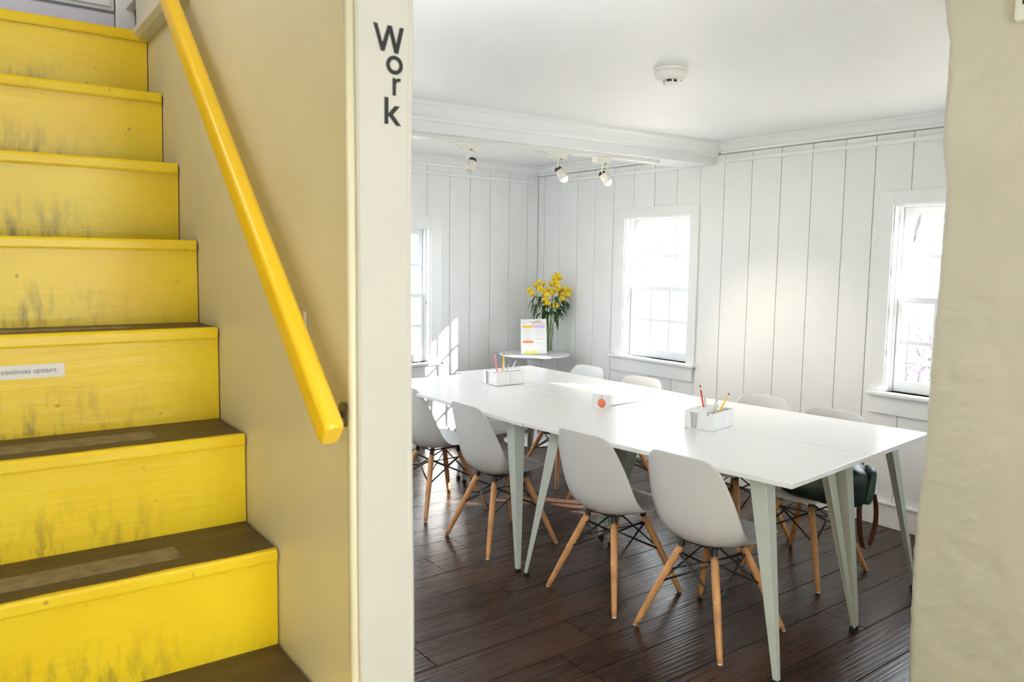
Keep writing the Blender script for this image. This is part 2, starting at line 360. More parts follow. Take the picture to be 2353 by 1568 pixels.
# ---- mouldings
CROWN = [(0, 0), (.012, 0), (.016, .014), (.03, .02), (.046, .04), (.058, .052), (.07, .056), (.07, .072), (0, .072)]
def crown(name, p0, p1, inward, z, label, k=1.0, gap=.004):
    """moulding from p0 to p1 along a wall; inward is the unit vector into the room"""
    p0, p1, n = Vector((*p0, 0)), Vector((*p1, 0)), Vector((*inward, 0)); bm = bmesh.new(); R = []
    for p in (p0, p1): R.append([bm.verts.new(p + n*(u*k) + Vector((0, 0, z+v*k))) for u, v in CROWN])
    m = len(CROWN)
    for i in range(m): j = (i+1) % m; bm.faces.new((R[0][i], R[0][j], R[1][j], R[1][i]))
    bm.faces.new(R[0][::-1]); bm.faces.new(R[1]); return struct(from_bm(name, bm, TRIM), label)
def beam_y(x): return 3.527 + (XW-x)*.047
cz = ZC-.0725
crown('trim_1', (XW, 1.10), (XW, 3.48), (-1, 0), cz, 'white crown moulding along the window wall before the beam')
crown('trim_2', (XW, 3.80), (XW, 5.44), (-1, 0), cz, 'white crown moulding along the window wall behind the beam')
u = Vector((cos(r3), sin(r3))); nin = Vector((-sin(r3), cos(r3)))
crown('trim_3', (XW+u.x*.01, CORNER+u.y*.01), (XW+u.x*3.7, CORNER+u.y*3.7), nin, cz, 'white crown moulding along the back wall')
box_ = struct(prism('trim_4', TRIM, None, [(.62, beam_y(.62)), (XW+.02, beam_y(XW+.02)), (XW+.02, beam_y(XW+.02)+.25), (.62, beam_y(.62)+.25)], 'z', 2.171, ZC, bev=.004), 'white boxed ceiling beam carrying the track lights')
bd = Vector((-1, .047)).normalized()
crown('trim_5', (XW-.002, beam_y(XW)), (.62, beam_y(.62)), (-bd.y, bd.x) if bd.x > 0 else (bd.y*-1, bd.x), ZC-.088, 'white crown moulding on the front of the beam', 1.22)
struct(box('trim_6', TRIM, None, XW-.018, XW, 1.10, 3.449, 2.178, 2.202, .002), 'white picture rail on the window wall in front of the beam')
struct(box('trim_7', TRIM, None, XW-.018, XW, 3.80, 5.36, 2.170, 2.194, .002), 'white picture rail on the window wall behind the beam')
t8 = struct(box('trim_8', TRIM, None, .10, 3.7, 0, .018, 2.172, 2.196, .002), 'white picture rail on the back wall'); t8.location = BW.location; t8.rotation_euler = BW.rotation_euler
struct(box('baseboard_right', TRIM, None, XW-.016, XW, 1.10, CORNER-.01, 0, .128, .002), 'white baseboard along the window wall')
struct(box('trim_9', TRIM, None, XW-.024, XW, 1.10, CORNER-.01, .129, .146, .004), 'white cap strip on the window wall baseboard')
b9 = struct(box('baseboard_back', TRIM, None, .02, 3.7, 0, .016, 0, .135, .003), 'white baseboard along the back wall'); b9.location = BW.location; b9.rotation_euler = BW.rotation_euler

# ---- hall side: everything about the stairs turns by -1.5 degrees round P0
ST = Matrix.Translation((.58, .994, 0)) @ Matrix.Rotation(radians(-1.5), 4, 'Z') @ Matrix.Translation((0, -.994, 0))
def stair_frame(o): o.matrix_world = ST @ o.matrix_world; return o
def place(o):
    o.matrix_basis = ST @ o.matrix_basis; return o
PW, PY = .1065, 1.1957                     # post width and the plane of its face
wl = place(struct(box('wall_stairs', BEIGE, None, 0, .05, PY+.012, 5.2, 0, 2.178), 'beige wall beside the yellow stairs'))
place(struct(box('wall_left', WHITE, None, .05, PW-.002, PY+.02, 5.0, 0, ZC), 'white wall of the work room on the stair side'))
place(struct(box('wall_stairs_upper', mat('upper_cream', (.72, .66, .52), .5, .03), None, .0, .05, .85, 4.0, 2.178, 3.9), 'pale wall above the stair landing'))
# the cream post, slightly bowed like old joinery
def post():
    bm = bmesh.new(); n = 16; rows = []
    for i in range(n+1):
        z = ZC*i/n; bow = -.0045*max(0, 1-((z-1.45)/.55)**2); l = .0012*sin(z*5)+(.006*max(0, (.9-z)/.9))
        ch = .004
        pr = [(l, PY+.05), (l, PY+ch), (l+ch, PY), (PW+bow-.012, PY), (PW+bow-.011, PY+.0015), (PW+bow-.009, PY), (PW+bow-ch, PY), (PW+bow, PY+ch), (PW+bow, PY+.05)]
        rows.append([bm.verts.new((x, yy, z)) for x, yy in pr])
    m = len(rows[0])
    for a, b in zip(rows[:-1], rows[1:]):
        for k in range(m): j = (k+1) % m; bm.faces.new((a[k], a[j], b[j], b[k]))
    bm.faces.new(rows[0]); bm.faces.new(rows[-1][::-1])
    return from_bm('trim_10', bm, CREAM)
place(struct(post(), 'cream painted post at the doorway to the work room'))
place(struct(tube('trim_11', BEIGE, None, [(-.002, PY+.020, 0), (-.002, PY+.020, 2.178)], .009, 10), 'thin beige corner bead beside the cream post'))
place(struct(box('wall_stair_far', mat('lavender_white', (.62, .60, .66), .45, .04), None, -1.1, .0, 2.96, 3.02, 0, 3.9), 'pale lavender wall at the head of the stairs'))
place(struct(box('wall_stair_left', BEIGE, None, -1.12, -1.06, .2, 3.0, 0, 3.9), 'beige wall on the far side of the stairs'))
place(struct(box('ceiling_stairs', CEIL, None, -1.12, .05, .9, 4.0, 3.9, 4.0), 'white ceiling over the stairs'))
place(struct(box('wall_stair_front', BEIGE, None, -1.12, .02, .85, .9, ZC, 3.9), 'beige wall over the foot of the stairs'))
struct(box('ceiling_hall_left', CEIL, None, -.6, .60, -1.8, .88, ZC, ZC+.15), 'white ceiling over the hall')
# hall front wall with an assumed door opening for daylight behind the viewer
hf = wall_with_openings('wall_hall_front', 'y', -1.8, .12, -.6, 2.62, ZC, [(-.05, 1.05, .77, 2.07)], 'beige hall wall with an assumed front door opening', BEIGE)
struct(box('wall_hall_left', BEIGE, None, -.66, -.58, -1.8, .9, 0, ZC), 'beige hall wall on the left')
# rough cream wall at the right of the doorway, lumpy edge
def rough_wall():
    ez = [(0, 1.143), (.168, 1.143), (.338, 1.1495), (.553, 1.1533), (.667, 1.1536), (.81, 1.1463), (.95, 1.1378), (1.033, 1.139), (1.074, 1.139), (1.25, 1.137), (1.385, 1.1328), (1.62, 1.1276), (1.738, 1.1275), (1.868, 1.1473), (2.159, 1.1448), (2.224, 1.159), (2.29, 1.168), (ZC+.01, 1.17)]
    def edge(z):
        for (a, p), (b, q) in zip(ez[:-1], ez[1:]):
            if a <= z <= b: return p+(q-p)*(z-a)/(b-a)
        return 1.15
    from mathutils import noise
    bm = bmesh.new(); rows = []; nz = 260
    ss = [i*.0 for i in ()]
    s_list = [0, .004, .009, .015, .022, .03, .04, .052] + [.065+.010*i for i in range(36)] + [.5, .8, 1.4, 2.2, 2.9]
    for i in range(nz+1):
        z = ZC*i/nz; e = edge(z) + .0028*noise.noise((3, 7, z*26)) + .0018*noise.noise((1, 2, z*70)); row = []
        for back in (.20, .05): row.append(bm.verts.new((2.48+back, e-.004, z)))
        for s in s_list:
            rd = .010*(1-min(1, s/.022))**2
            n1 = .005*noise.noise((s*5, z*5, 1)) + .0026*noise.noise((s*17, z*17, 4)) + .0014*noise.noise((s*42, z*42, 9)) - .0035*max(0, noise.noise((s*30, z*22, 13))-.35)
            row.append(bm.verts.new((2.48+rd+n1*min(1, s/.02), e-s, z)))
        row.append(bm.verts.new((2.68, e-2.9, z))); rows.append(row)
    m = len(rows[0])
    for a, b in zip(rows[:-1], rows[1:]):
        for k in range(m-1): bm.faces.new((a[k], a[k+1], b[k+1], b[k]))
    return from_bm('wall_hall_right', bm, PLASTER, None, True)
struct(rough_wall(), 'rough cream plaster wall with a lumpy edge at the right')
wall_with_openings('wall_front', 'y', .95, .17, 2.66, 4.60, ZC, [], 'white wall of the work room beside the doorway', WHITE)

# ------------------------------------------------------------------ staircase
NOS = [(2.745, 2.206), (2.564, 1.989), (2.387, 1.766), (2.206, 1.546), (2.023, 1.326), (1.816, 1.091), (1.605, .878), (1.40, .66), (1.19, .44), (.98, .22)]
stair = empty('staircase'); tag(stair, 'steep scuffed yellow staircase with dark brown treads beside the beige wall', 'staircase')
stair.matrix_world = ST
SWD = 1.05
def ragged_nosing(y0, zt, parent):
    bm = bmesh.new(); n = 60; rows = []; th = random.uniform(.026, .031)
    for i in range(n+1):
        x = -SWD + (SWD-.005)*i/n; j = random.uniform(-.0014, .0014); k = .0018*sin(x*31+y0*9)+random.uniform(-.0012, .0012)
        pr = [(y0+.012, -th), (y0+.002, -th+j*.5), (y0, -th+.005), (y0, -.006), (y0+.0025, -.0008), (y0+.008+k, .0008), (y0+.012+k, .0002), (y0+.0125, -.004)]
        rows.append([bm.verts.new((x, yy, zt+zz)) for yy, zz in pr])
    m = 8
    for a, b in zip(rows[:-1], rows[1:]):
        for q in range(m): bm.faces.new((a[q], a[(q+1) % m], b[(q+1) % m], b[q]))
    bm.faces.new(rows[0]); bm.faces.new(rows[-1][::-1])
    return from_bm('nosing', bm, YELLOW, parent)
for k, (ny, nz) in enumerate(NOS):
    zb = NOS[k+1][1] if k+1 < len(NOS) else 0.0
    lean = .016 if k < 3 else .003
    r = prism('riser', YELLOW, stair, [(ny+.010, nz-.026-zb), (ny+.03, nz-.026-zb), (ny+.03+lean, 0), (ny+.010+lean, 0)], 'x', -SWD, -.003)
    r.location = (0, 0, zb)
    back = (NOS[k-1][0]+.03) if k else 2.955
    t = box('tread', TREAD, stair, -SWD, -.004, ny+.006, back, nz-.028, nz, .002, origin=(-.5, ny+.1, nz))
    nsg = ragged_nosing(ny, nz, t); nsg.location = (.5, -ny-.1, -nz)
def grip(k, x1, y0, y1):
    t = [o for o in stair.children if o.name.startswith('tread')][k]
    box('grip_strip', GRIP, t, -.95+.5, x1+.5, y0-NOS[k][0]-.1, y1-NOS[k][0]-.1, -.0005, .0012)
grip(5, -.183, 1.88, 1.962); grip(6, -.185, 1.668, 1.742); grip(4, -.19, 2.085, 2.15); grip(7, -.19, 1.46, 1.53)
# the trim along the floor edge of the landing, over the beige wall
place(struct(prism('trim_12', mat('landing_trim', (.78, .76, .68), .4, .03), None, [(.001, 2.178), (-.03, 2.183), (-.042, 2.196), (-.042, 2.212), (-.030, 2.222), (-.030, 2.62), (.001, 2.62)], 'y', 2.22, 2.76), 'cream fascia trim at the edge of the stair landing'))
# landing joinery at the head of the stairs
place(struct(box('baseboard_landing', mat('lavender_trim', (.60, .59, .68), .4), None, -1.04, -.062, 2.945, 2.96, 2.206, 2.298, .003), 'lavender grey baseboard at the head of the stairs'))
dl = empty('door_1'); dl.matrix_world = ST; struct(dl, 'pale door with a light panel at the head of the stairs')
box('door_leaf', mat('grey_white_door', (.70, .72, .75), .4), dl, -1.0, -.064, 2.93, 2.958, 2.303, 3.7, .003)
box('door_rail', mat('grey_white_door', (.7, .72, .75), .4), dl, -.98, -.075, 2.918, 2.93, 2.312, 2.338, .004)
box('door_panel', mat('peach_panel', (.80, .70, .62), .5), dl, -.96, -.09, 2.924, 2.931, 2.345, 3.6, .003)
place(struct(box('trim_13', mat('landing_casing', (.74, .74, .78), .4), None, -.060, -.002, 2.925, 2.96, 2.189, 3.7, .003), 'white door casing at the head of the stairs'))

# ---- handrail
hr = empty('handrail'); hr.matrix_world = ST; tag(hr, 'sloping glossy yellow handrail on the beige stair wall', 'handrail')
def handrail():
    A, B = Vector((-.062, 1.163, 1.217)), Vector((-.062, 2.80, 2.718)); t = (B-A).normalized(); side = Vector((1, 0, 0)); nn = t.cross(side).normalized()*-1
    if nn.z < 0: nn = -nn
    bm = bmesh.new(); rows = []
    wv, hv, rr, n = .0175, .0265, .0125, 6        # half sizes across and up
    def ring(c, s):
        out = []
        for qx, qy, a0 in ((1, 1, 0), (-1, 1, 90), (-1, -1, 180), (1, -1, 270)):
            for i in range(n+1):
                a = radians(a0+90*i/n); out.append(bm.verts.new(c + side*((qx*(wv-rr)+rr*cos(a))*s) + nn*((qy*(hv-rr)+rr*sin(a))*s)))
        return out
    L_ = (B-A).length
    for d, s in ((0, .80), (.004, .93), (.010, 1), (L_, 1)): rows.append(ring(A+t*d, s))
    m = len(rows[0])
    for a, b in zip(rows[:-1], rows[1:]):
        for k in range(m): j = (k+1) % m; bm.faces.new((a[k], a[j], b[j], b[k]))
    bm.faces.new(rows[0][::-1]); bm.faces.new(rows[-1])
    o = from_bm('rail', bm, YRAIL, hr); autosmooth(o, 30); return A, t, nn
A_, t_, nn_ = handrail()
BRK = mat('dull_bracket_metal', (.22, .19, .13), .45, metal=.7)
for d in (.10, 1.9):
    c = A_ + t_*d - nn_*.026; b_ = empty('bracket'); b_.parent = hr
    tube('bracket_arm', BRK, b_, [c, c-Vector((0, 0, .02)), c+Vector((.03, .0, -.035)), c+Vector((.061, 0, -.035))], .006, 8)
    lathe('bracket_plate', BRK, b_, [(0, 0), (.022, 0), (.022, .004), (.018, .006), (0, .006)], 20, c+Vector((.061, 0, -.035))).rotation_euler = (0, radians(-90), 0)
pl = place(bevel(box('switch_plate', mat('cream_switch', (.72, .65, .46), .4), None, -.007, 0, 1.424, 1.50, 1.345, 1.402), .003)); tag(pl, 'small cream switch plate on the beige wall behind the handrail', 'switch plate')

# ---- lettering on the post
lt = empty('wall_lettering'); lt.matrix_world = ST; tag(lt, 'black letters reading Work down the cream post', 'lettering')
INK = mat('black_vinyl', (.012, .013, .012), .4)
Wp = [(0.0297, 1.8846), (0.0368, 1.8846), (0.0457, 1.8554), (0.0557, 1.8844), (0.0632, 1.8844), (0.071, 1.8556), (0.0778, 1.884), (0.0853, 1.884), (0.0747, 1.8411), (0.0678, 1.8411), (0.0590, 1.8726), (0.0496, 1.8419), (0.0431, 1.8419)]
rp = [(0.0642, 1.8013), (0.0695, 1.8013), (0.0700, 1.7984), (0.0722, 1.8008), (0.0745, 1.8016), (0.0793, 1.8014), (0.0786, 1.7962), (0.0745, 1.7958), (0.0722, 1.7945), (0.0706, 1.7915), (0.0703, 1.7880), (0.0702, 1.7728), (0.0642, 1.7728)]
kp = [(0.0491, 1.7687), (0.0563, 1.7687), (0.0563, 1.7427), (0.0677, 1.756), (0.0778, 1.756), (0.0647, 1.7414), (0.0798, 1.7238), (0.0705, 1.7238), (0.0573, 1.7385), (0.0560, 1.737), (0.0560, 1.7252), (0.0491, 1.7252)]
for pts in (Wp, rp, kp): prism('letter', INK, lt, pts, 'y', PY-.0012, PY+.0005)
def ring_letter():
    bm = bmesh.new(); n = 40; R = []
    for rr, yy in ((.0153, PY+.0005), (.0153, PY-.0012), (.0088, PY-.0012), (.0088, PY+.0005)):
        R.append([bm.verts.new((.0679+rr*cos(2*pi*i/n), yy, 1.8221+rr*sin(2*pi*i/n))) for i in range(n)])
    for a in range(4):
        for i in range(n): j = (i+1) % n; b = (a+1) % 4; bm.faces.new((R[a][i], R[a][j], R[b][j], R[b][i]))
    return from_bm('letter', bm, INK, lt)
ring_letter()

# ---- sticker on the riser
sk = empty('stair_sticker'); sk.matrix_world = ST; tag(sk, 'white strip sticker reading continues upstairs on a yellow riser', 'sticker')
box('label_strip', mat('sticker_white', (.72, .70, .66), .5), sk, -.62, -.345, 2.0315, 2.0332, 1.2262, 1.2575)
tx = text('print', 'continues upstairs.', mat('grey_print', (.10, .095, .09), .6), sk, .0162, Matrix.Translation((-.468, 2.0312, 1.2378)) @ Matrix.Rotation(pi/2, 4, 'X'), .0002, .109)

# ---- thermostat at the upper right
th = empty('wall_thermostat', (2.479, .93, 2.235)); tag(th, 'cream thermostat box high on the rough cream wall', 'thermostat')
box('casing', mat('thermostat_cream', (.70, .69, .58), .4), th, -.03, .002, -.065, .034, -.062, .07, .010); box('dial_plate', BLACK, th, -.0315, -.030, -.05, .012, -.02, .05, .0004)

# ------------------------------------------------------------------ desks
DZ, DT = .745, .019
def make_desk():
    d = empty('desk'); return d
def desk_leg(parent, fx, fy, tx_, ty, sx, sy):
    """folded L-section leg from (tx,ty) under the top to (fx,fy) on the floor; flanges open to the inside (sx,sy point inwards)"""
    bm = bmesh.new(); rows = []; t = .004
    for z, wd, x, y in ((DZ-DT, .068, tx_, ty), (.02, .021, fx, fy)):
        pr = [(0, 0), (wd, 0), (wd, t), (t, t), (t, wd), (0, wd)]
        rows.append([bm.verts.new((x+sx*a, y+sy*b, z)) for a, b in pr])
    for i in range(6): j = (i+1) % 6; bm.faces.new((rows[0][i], rows[0][j], rows[1][j], rows[1][i]))
    bm.faces.new(rows[0]); bm.faces.new(rows[1][::-1]); o = from_bm('leg', bm, STEEL, parent); bevel(o, .0015, 1)
    x, y = fx+sx*.0105, fy+sy*.0105; box('foot', BLACK, o, x-.011, x+.011, y-.011, y+.011, 0, .021, .002); return o
def desk(x, y, rz, L_, Wd, z, label):
    """near right corner (as seen) at local origin; x across 0..Wd, y along 0..L_"""
    d = empty('desk', (x, y, 0), rz); tag(d, label, 'desk', 'white desks pushed together')
    o = box('desktop', TAB, d, .0034, Wd-.0034, .001, L_-.001, z-DT, z, .0015)
    box('frame_rail', STEEL, d, .09, .11, .16, L_-.16, z-DT-.025, z-DT); box('frame_rail', STEEL, d, Wd-.11, Wd-.09, .16, L_-.16, z-DT-.025, z-DT)
    for ex in (0, 1):
        for ey in (0, 1):
            fx = .002 if not ex else Wd-.002; tx_ = .055 if not ex else Wd-.055
            fy = .018 if not ey else L_-.018; ty = .13 if not ey else L_-.13
            desk_leg(d, fx, fy, tx_, ty, -1 if ex else 1, -1 if ey else 1)
    return d
RB, RA = radians(5.6), radians(.7)
WD = .642
bx, by = 2.377, 1.526
desk(bx, by, RB, 1.35, WD, DZ, 'white desk nearest the viewer, with the front corner and two tucked chairs')
desk(bx+cos(RB)*WD, by+sin(RB)*WD, RB, 1.355, WD-.005, DZ, 'white desk on the window side whose end reaches the rough cream wall')
ax, ay = 2.243, 2.878
desk(ax, ay, -RA, 1.50, .652, DZ-.0015, 'white desk by the cream post carrying the sunlit memo box')
desk(ax+cos(RA)*.653, 2.985-.0, -RA, 1.50, .645, DZ-.0015, 'white desk in front of the round pedestal table')

# ------------------------------------------------------------------ chairs
def shell_mesh():
    prof = [(.218, .392), (.212, .411), (.19, .426), (.14, .431), (.07, .421), (0, .406), (-.06, .393), (-.11, .389), (-.150, .403), (-.180, .430), (-.198, .466), (-.209, .51), (-.217, .56), (-.224, .61), (-.230, .66), (-.236, .705), (-.241, .738), (-.244, .752), (-.245, .759)]
    edge = [(.200, .398, .150), (.198, .412, .175), (.182, .427, .190), (.142, .434, .200), (.092, .431, .206), (.040, .425, .210), (-.013, .423, .213), (-.054, .434, .216), (-.084, .460, .217), (-.108, .494, .216), (-.127, .533, .213), (-.144, .573, .209), (-.161, .613, .203), (-.178, .651, .195), (-.194, .689, .185), (-.210, .725, .172), (-.222, .751, .153), (-.229, .763, .134), (-.234, .769, .106)]
    prof = [(y, z + max(0, z-.43)*.036) for y, z in prof]
    nv = 14; bm = bmesh.new(); rows = []
    for (y, z), (ye, ze, xe) in zip(prof, edge):
        row = []
        for k in range(nv+1):
            s = -1+2*k/nv; a = abs(s)**2.3
            row.append(bm.verts.new((s*xe, y+(ye-y)*a, z+(ze-z)*a)))
        rows.append(row)
    for a, b in zip(rows[:-1], rows[1:]):
        for k in range(nv): bm.faces.new((a[k], a[k+1], b[k+1], b[k]))
    bmesh.ops.recalc_face_normals(bm, faces=bm.faces)
    me = bpy.data.meshes.new('shell'); bm.to_mesh(me); bm.free(); return me
SHELL_ME = shell_mesh()
def make_chair():
    c = empty('dining_chair')
    o = mkobj('seat_shell', SHELL_ME, SHELL, c, True)
    md = o.modifiers.new('thick', 'SOLIDIFY'); md.thickness = .007; md.offset = 0; md2 = o.modifiers.new('sub', 'SUBSURF'); md2.levels = md2.render_levels = 2
    feet = {}; tops = {}
    for sx in (-1, 1):
        for sy in (-1, 1):
            f = Vector((sx*.208, sy*.218, .004)); t = Vector((sx*.082, sy*.098, .352)); feet[sx, sy] = f; tops[sx, sy] = t
            l = tube('leg', BEECH, c, [f, f.lerp(t, .1), f.lerp(t, .55), f.lerp(t, .93), t], [.0108, .0122, .0160, .0158, .013], 12)
            lathe('foot_glide', mat('clear_glide', (.7, .68, .64), .3), l, [(0, 0), (.010, 0), (.010, .006), (0, .006)], 12, (f.x, f.y, 0))
            ax_ = (t-f).normalized(); out = Vector((0, sy, 0)); out = (out-ax_*out.dot(ax_)).normalized()
            for q in (.915, .555):
                p = f.lerp(t, q) + out*.0135
                s = lathe('screw', CHROME, l, [(0, .0034), (.0028, .0034), (.0042, .0026), (.0046, 0), (0, 0)], 12, p); s.rotation_euler = out.to_track_quat('Z', 'Y').to_euler()
            tube('leg_bracket', BLACK, c, [t-ax_*.020, t+ax_*.006, Vector((t.x*.96, t.y*.96, .378+.012*(sy > 0))), Vector((t.x*.88, t.y*.88, .393+.020*(sy > 0)))], [.0135, .0135, .012, .009], 8)
    def P(k, q): return feet[k].lerp(tops[k], q)
    ring = [(-1, -1), (1, -1), (1, 1), (-1, 1)]
    for i in range(4):
        a, b = ring[i], ring[(i+1) % 4]
        tube('strut', WIRE, c, [P(a, .93), P(b, .55)], .0047, 6); tube('strut', WIRE, c, [P(b, .93), P(a, .55)], .0047, 6)
    tube('strut', WIRE, c, [P((-1, -1), .70), P((1, 1), .90)], .0033, 6); tube('strut', WIRE, c, [P((1, -1), .70), P((-1, 1), .90)], .0033, 6)
    tube('seat_frame', WIRE, c, [tops[-1, -1]+Vector((0, 0, .028)), tops[1, -1]+Vector((0, 0, .028)), tops[1, 1]+Vector((0, 0, .028)), tops[-1, 1]+Vector((0, 0, .028)), tops[-1, -1]+Vector((0, .006, .028))], .005, 6)
    return c
CH = [  # x, y, extra turn, side, label
    (2.545, 1.985, 3.0, 0, 'white shell chair nearest the viewer, beside the front desk corner'),
    (2.500, 2.498, 2.5, 0, 'white shell chair seen from behind, second from the front desk corner'),
    (2.460, 3.325, -2.5, 0, 'white shell chair seen from behind, third from the front desk corner'),
    (2.485, 4.010, 1.0, 0, 'white shell chair half hidden by the cream post'),
    (3.45, 2.13, 1.5, 1, 'white shell chair with the dark green bag on its seat'),
    (3.53, 2.615, -1.0, 1, 'white shell chair on the window side behind the right memo box'),
    (3.47, 3.47, 2.0, 1, 'white shell chair on the window side under the middle window'),
    (3.55, 4.08, -2.0, 1, 'white shell chair on the window side closest to the round table')]
proto = make_chair()
for i, (x, y, e, side, lab) in enumerate(CH):
    c = proto if i == 0 else copy_tree(proto)
    c.location = (x, y, 0); c.rotation_euler = (0, 0, radians((-90 if side == 0 else 90) + e)); tag(c, lab, 'chair', 'white shell chairs at the desks')

# ------------------------------------------------------------------ things on the desks
def memo_box(x, y, rz, W_, D_, label, notch=True):
    """white card box: x across the notched end, y back; open top with paper stack and a pencil well"""
    b = empty('memo_box', (x, y, DZ), rz); tag(b, label, 'desk organizer', 'white memo boxes on the desks'); h = .083; t = .003
    box('bottom', CARD, b, 0, W_, 0, D_, 0, t)
    box('side_panel', CARD, b, W_-t, W_, 0, D_, 0, h); box('side_panel', CARD, b, 0, W_, D_-t, D_, 0, h); box('side_panel', CARD, b, 0, t, 0, D_, 0, h)
    n0, n1 = W_*.20, W_*.49
    if notch:
        prism('notched_panel', CARD, b, [(t, 0), (n0+W_*.04, 0), (n0+W_*.045, .002), (n0, h), (t, h)], 'y', 0, t)
        prism('notched_panel', CARD, b, [(n1-W_*.06, 0), (W_-t, 0), (W_-t, h), (W_*.86, h), (W_*.85, h-.012), (W_*.80, h-.012), (W_*.78, h), (n1, h)], 'y', 0, t)
    else: box('side_panel', CARD, b, t, W_-t, 0, t, 0, h)
    box('paper_stack', GREYPAPER, b, t+.001, W_*.66, t+.004, D_-t-.001, t, h-.006); box('paper_sheet', PAPER, b, t+.001, W_*.66, t+.004, D_-t-.001, h-.006, h-.003)
    box('divider', CARD, b, W_*.67, W_*.67+t, t, D_-t, t, h-.002)
    return b
def pencil(name, base, tip, m, label, cat, lead=None, r=.0036, point=True):
    base, tip = Vector(base), Vector(tip); d = tip-base; L_ = d.length; a = d.normalized()
    p = empty(name, base); p.rotation_euler = a.to_track_quat('Z', 'Y').to_euler(); tag(p, label, cat, 'pencils and pens in the memo boxes')
    if point:
        tube('barrel', m, p, [(0, 0, 0), (0, 0, L_-.024)], r, 6, False)
        tube('end_band', mat('pale_pencil_wood', (.72, .55, .36), .6), p, [(0, 0, L_-.024), (0, 0, L_-.007)], r*.98, 8)
        tube('end_tip', lead, p, [(0, 0, L_-.007), (0, 0, L_)], [r*1.02, r*.9], 8)
    else:
        tube('barrel', m, p, [(0, 0, 0), (0, 0, L_-.02)], r, 8)
        tube('pointed_tip', m, p, [(0, 0, L_-.02), (0, 0, L_)], [r, r*.3], 8)
    return p
RED = mat('red_pencil_lacquer', (.60, .04, .03), .3); YEL = mat('yellow_pencil_lacquer', (.86, .52, .02), .3); PINK = mat('pink_pencil_lacquer', (.80, .16, .26), .3)
MAROON = mat('maroon_tip', (.16, .03, .03), .5); REDTIP = mat('red_eraser', (.55, .06, .06), .6); PEN = mat('pale_grey_pen', (.62, .62, .64), .35)
# near box: notched end on the left in the picture (towards -x), long side towards the viewer's right
# local x runs along the notched face from far-left to near-right; local y goes back (+x, +y world)
a2 = atan2(2.226-2.3672, 2.8259-2.7993)
memo_box(2.7993, 2.3672, a2, .1437, .100, 'white memo box with red pencil in the near pair of boxes')
o2 = Vector((cos(a2), sin(a2))); n2 = Vector((-o2.y, o2.x))
q = Vector((2.7993, 2.3672)) + n2*.1005; memo_box(q.x, q.y, a2, .1437, .100, 'white memo box joined behind the near box, with a yellow pencil', False)
def on2(u, v, z, base=(2.7993, 2.3672), o=None, n=None):
    o = o or o2; n = n or n2; p = Vector(base)+o*u+n*v; return (p.x, p.y, z)
pencil('pencil', on2(.030, .150, DZ+.01), on2(.000, .135, DZ+.183), RED, 'red pencil with a dark end in the near memo box', 'pencil', MAROON, .0042)
pencil('pencil', on2(.105, .055, DZ+.01), on2(.158, .120, DZ+.165), YEL, 'yellow pencil with a dark end leaning out of the near memo box', 'pencil', MAROON, .0042)
pencil('pen', on2(.033, .155, DZ+.01), on2(.018, .150, DZ+.135), PEN, 'pale grey pen beside the red pencil', 'pen', r=.0046, point=False)
pencil('pen', on2(.045, .158, DZ+.01), on2(.074, .172, DZ+.128), PEN, 'pale grey pen leaning right of the red pencil', 'pen', r=.0046, point=False)
pencil('pen', on2(.108, .060, DZ+.01), on2(.122, .085, DZ+.122), PEN, 'pale grey pen behind the yellow pencil of the near memo box', 'pen', r=.0048, point=False)
pencil('pen', on2(.100, .045, DZ+.01), on2(.110, .085, DZ+.128), mat('cream_pen', (.7, .66, .55), .4), 'cream pen in front of the yellow pencil of the near memo box', 'pen', r=.004, point=False)
a1 = atan2(3.8161-3.9729, 2.7799-2.7898); o1 = Vector((cos(a1), sin(a1))); n1 = Vector((-o1.y, o1.x)); B1 = (2.7898, 3.9729)
memo_box(*B1, a1, .157, .100, 'sunlit white memo box with pink pencil on the far desk')
q = Vector(B1)+n1*.1005; memo_box(q.x, q.y, a1, .157, .100, 'white memo box joined behind the sunlit far box', False)
P1 = lambda u, v, z: on2(u, v, z, B1, o1, n1)
pencil('pencil', P1(.125, .035, DZ+.01), P1(.055, .05, DZ+.185), PINK, 'pink pencil with a red end in the far memo box', 'pencil', REDTIP, .0042)
pencil('pencil', P1(.118, .060, DZ+.01), P1(.098, .09, DZ+.192), YEL, 'yellow pencil with a red end in the far memo box', 'pencil', REDTIP, .0046)
pencil('pen', P1(.122, .065, DZ+.01), P1(.112, .085, DZ+.145), mat('white_pen', (.75, .75, .78), .35), 'white pen beside the yellow pencil of the far memo box', 'pen', r=.004, point=False)
pencil('pen', P1(.120, .085, DZ+.01), P1(.118, .165, DZ+.142), mat('white_pen', (.75, .75, .78), .35), 'white pen leaning right out of the far memo box', 'pen', r=.004, point=False)
pencil('pen', P1(.125, .075, DZ+.01), P1(.120, .110, DZ+.125), PEN, 'short grey pen standing between the white pens of the far memo box', 'pen', r=.005, point=False)

